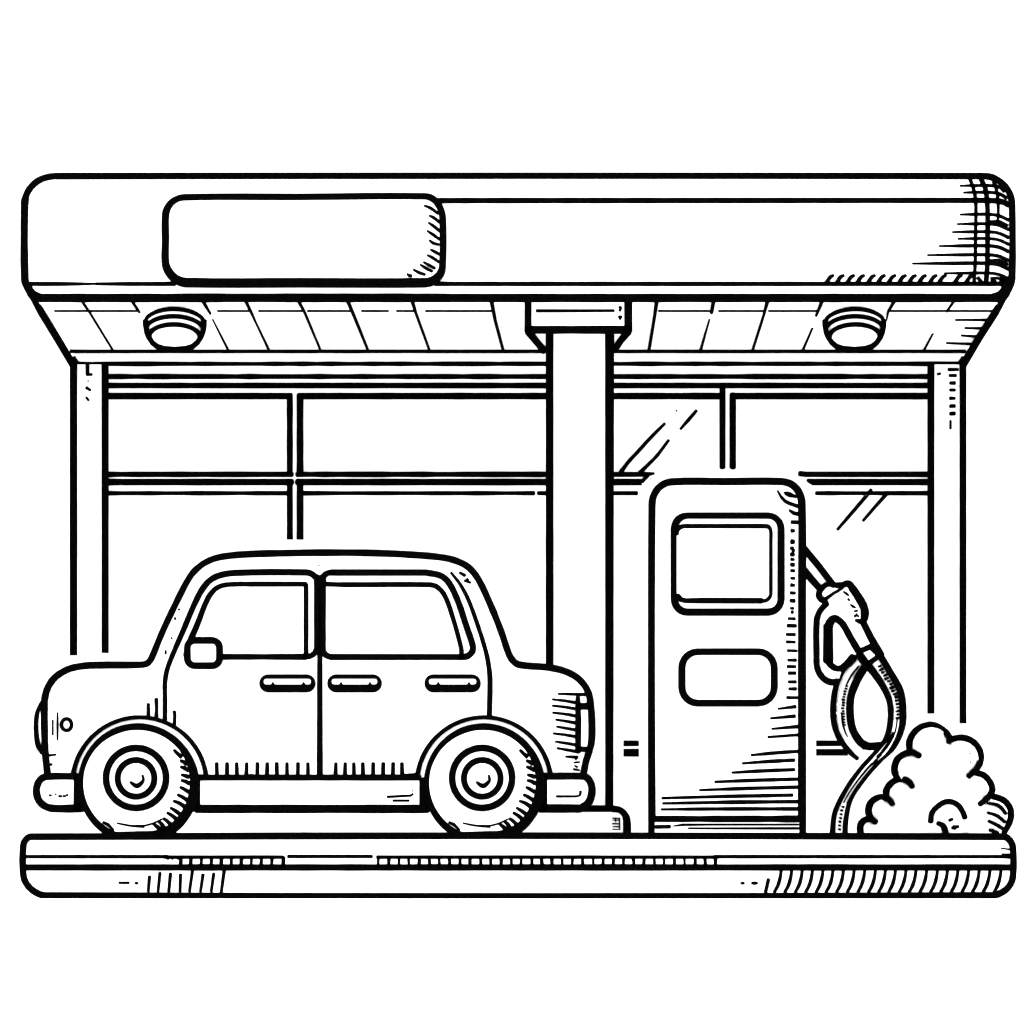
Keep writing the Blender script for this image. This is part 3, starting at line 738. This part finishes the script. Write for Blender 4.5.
ink(hb, x(864,745.2, 870,746.4, 881,745.5), 7, YN+.08, back=.04)
fa_, r_ = strand(hb, x(867,664, 880.5,682.5, 889,700, 890.5,717.5, 886.5,737.5, 875.5,752.5, 860.5,768.7, 845.5,790, 835,812, 832.3,834), x(878.5,652.5, 890.5,672.5, 900,690, 902.8,707.5, 901.8,727.5, 893,747.5, 880.5,760, 863,780.5, 850.5,800, 845.8,820, 845,834),
     [7,5.6,5,4.8,4.6,3.8,3.2,3.4,4,4.6], [5.6,5.6,6,6,5.4,3.8,3.2,3.4,4,4.6], YN, .04)
Yh = YN-r_*1.02
for i in range(17):
    t = .05+i*.0175; ink(hb, [fa_(t, random.uniform(.40,.5)), fa_(t+.006, .68)], 1.3, Yh, back=.04, wob=.4)
ink(hb, [fa_(.34+.03*i, .55) for i in range(8)], [.6,.7,.2], Yh, back=.03); ink(hb, [fa_(.40+.03*i, .4) for i in range(6)], [.8,1.6,.8], Yh, back=.03)
ink(hb, [fa_(.6+.03*i, .56-.01*i) for i in range(9)], [1.4,.7,.3], Yh, back=.03); ink(hb, [fa_(.54+.02*i, .62) for i in range(5)], [.3,1.6,.3], Yh, back=.03)
for i in range(7): ink(hb, [fa_(.86+i*.019, .45), fa_(.864+i*.019, .62)], 1.1, Yh, back=.03, wob=.2)
hb.build('hose', 'rubber', noz)

# ================================================================== BUSH
YBu = 1.15
sc_ = [x(861,836, 860.4,826, 864,820.5, 870.5,819, 876,822.5), x(870.5,818.5, 868.5,810, 872,801.3, 880.5,797.2, 889,799.5, 892.4,804.5),
 x(887,797, 886.5,790, 892,782.5, 900.5,779, 908,781, 912.6,787), x(898,778.5, 894.5,770, 897,760, 903,754.7, 911.5,752, 920,756),
 x(910.2,751, 909.5,742.5, 914,732.7, 923,726.2, 933,725, 943,730, 949,737, 948.6,742.5), x(950,739.5, 960.5,737.6, 970.5,740.2, 978,747.5, 980.6,757.5, 977.5,767.5, 968,776.5),
 x(975,772.6, 983,775, 989,781, 992,789, 989,796, 979.5,804.3), x(992,796, 1003,800, 1009.5,807.5, 1010.7,816, 1008,825, 1003.5,833)]
bu = MB()
outer = (sc_[0][:4] + sc_[1][:4] + sc_[2][:4] + sc_[3][:5] + sc_[4][:7] + sc_[5][:6] + sc_[6][:5] + sc_[7])
hull = [(a, min(b, 834.9)) for a, b in outer]
solid(bu, hull, YBu-.03, YBu+.09)
s = sc(YBu)/S
for cx, cy, r, dy in ((871,828,8,0),(884,811,13,0),(902,795,14,0),(913,770,16,0),(931,746,19.5,0),(960,759,19,0),(973,791,16,.02),(991,815,17,.02),(945,775,24,.06),(930,800,24,-.02),(957,806,24,-.08),(905,818,17,-.03),(975,822,14,-.04),(890,824,11,-.02),(950,760,16,.0)):
    c = P(cx, cy, YBu+dy); rz = min(r, 834.9-cy) * s if cy+r > 834.9 else r*s
    ball(bu, c, r*s, .9*r*s+.01, min(r, max(834.5-cy, 4))*s)
    ball(bu, c+Vector((random.uniform(-.02,.02), .14, 0)), r*s*.85, r*s, min(r*.85, max(834.5-cy, 4))*s)
ball(bu, P(948,811,YBu-.05), 42*s, .2, 23*s)
bv = BVHTree.FromPolygons([Vector(v) for v in bu.v], bu.f)
camp = Vector((0, -D, H))
def onbush(px, py):
    d = (P(px, py, 0)-camp).normalized(); h = bv.ray_cast(camp, d)
    return h[0] if h[0] else P(px, py, YBu-.05)
for i, p in enumerate(sc_): ink(bu, p, [5.6,5.6,5.6,5.6,4.6], YBu, t=.03, back=.05, sm=True)
for p in sc_[:-1]: ink(bu, smooth_pts(p, 5)[-9:], [5.2, 5.2, 4.2], f=onbush, t=.025, back=.04)
for p, w in ((x(930.5,822, 932,812.5, 940.5,804, 949,801.2, 958,805, 963,812.5, 965,818),4.6),(x(937.5,823, 943,826, 945.8,834),[3.4,5,5.4]),
             (q('L',868,612, 905,616, 930,628, 952,655),[1.2,3,2.6]),(q('L',878,650, 915,662, 948,688),[2,2.8,2.4]),(q('L',882,684, 912,698, 942,716),[2,2.8,2.6]),(q('L',885,720, 900,724, 920,733),[2,3,3])):  # right-hand hatching: foliage shade drawn as ink strokes
    ink(bu, p, w, f=onbush, t=.012, back=.03, sm=True)
for a in ((724,682,738,676),(736,712,762,706),(742,705,748,716)): ink(bu, q('L', *a), 2, f=onbush, t=.012, back=.02)
for a in ((808,415),(810,448)): dot(bu, *q('L', *a)[0], 1.0, f=onbush)
o = bu.build('bush', 'leaf')
tag(o, 'low rounded cloud shaped bush at the right end of the platform', 'bush')

# ================================================================== LIGHT, SKY, CAMERA
wd = bpy.data.worlds.new('World'); scene.world = wd; wd.use_nodes = True
nt = wd.node_tree; bg = nt.nodes['Background']; out = nt.nodes['World Output']
EL, ROT = math.radians(50), math.radians(205)
sky = nt.nodes.new('ShaderNodeTexSky'); sky.sky_type = 'NISHITA'; sky.sun_disc = False
sky.sun_elevation = EL; sky.sun_rotation = ROT; sky.dust_density = 8
hsv = nt.nodes.new('ShaderNodeHueSaturation'); hsv.inputs['Saturation'].default_value = 0
nt.links.new(sky.outputs['Color'], hsv.inputs['Color']); nt.links.new(hsv.outputs['Color'], bg.inputs['Color'])
bg.inputs['Strength'].default_value = .05
cl = nt.nodes.new('ShaderNodeBackground')      # the even white cloud layer
cl.inputs['Color'].default_value = (1, 1, 1, 1); cl.inputs['Strength'].default_value = .8
ad = nt.nodes.new('ShaderNodeAddShader')
nt.links.new(bg.outputs[0], ad.inputs[0]); nt.links.new(cl.outputs[0], ad.inputs[1]); nt.links.new(ad.outputs[0], out.inputs['Surface'])
sd = bpy.data.lights.new('sun', 'SUN'); sd.energy = .6; sd.angle = math.radians(60); sd.color = (1, .99, .97)
so_ = bpy.data.objects.new('sun', sd); COL.objects.link(so_)
sdir = Vector((-.45*math.cos(EL), -.9*math.cos(EL), math.sin(EL)))
so_.rotation_euler = sdir.to_track_quat('Z', 'Y').to_euler()

cam = bpy.data.cameras.new('camera'); co = bpy.data.objects.new('camera', cam); COL.objects.link(co)
co.location = (0, -D, H+.0005); co.rotation_euler = (PI/2, 0, 0)
cam.sensor_width = 36; cam.lens = 36*D/(1024/S); cam.shift_x = -8/1024; cam.shift_y = 323/1024
cam.clip_start = .5; cam.clip_end = 9000
scene.camera = co
vs_ = scene.view_settings
vs_.view_transform = 'Standard'; vs_.look = 'None'; vs_.exposure = 1.6; vs_.gamma = 1; vs_.use_curve_mapping = False
scene.cycles.max_bounces = 10; scene.cycles.diffuse_bounces = 8
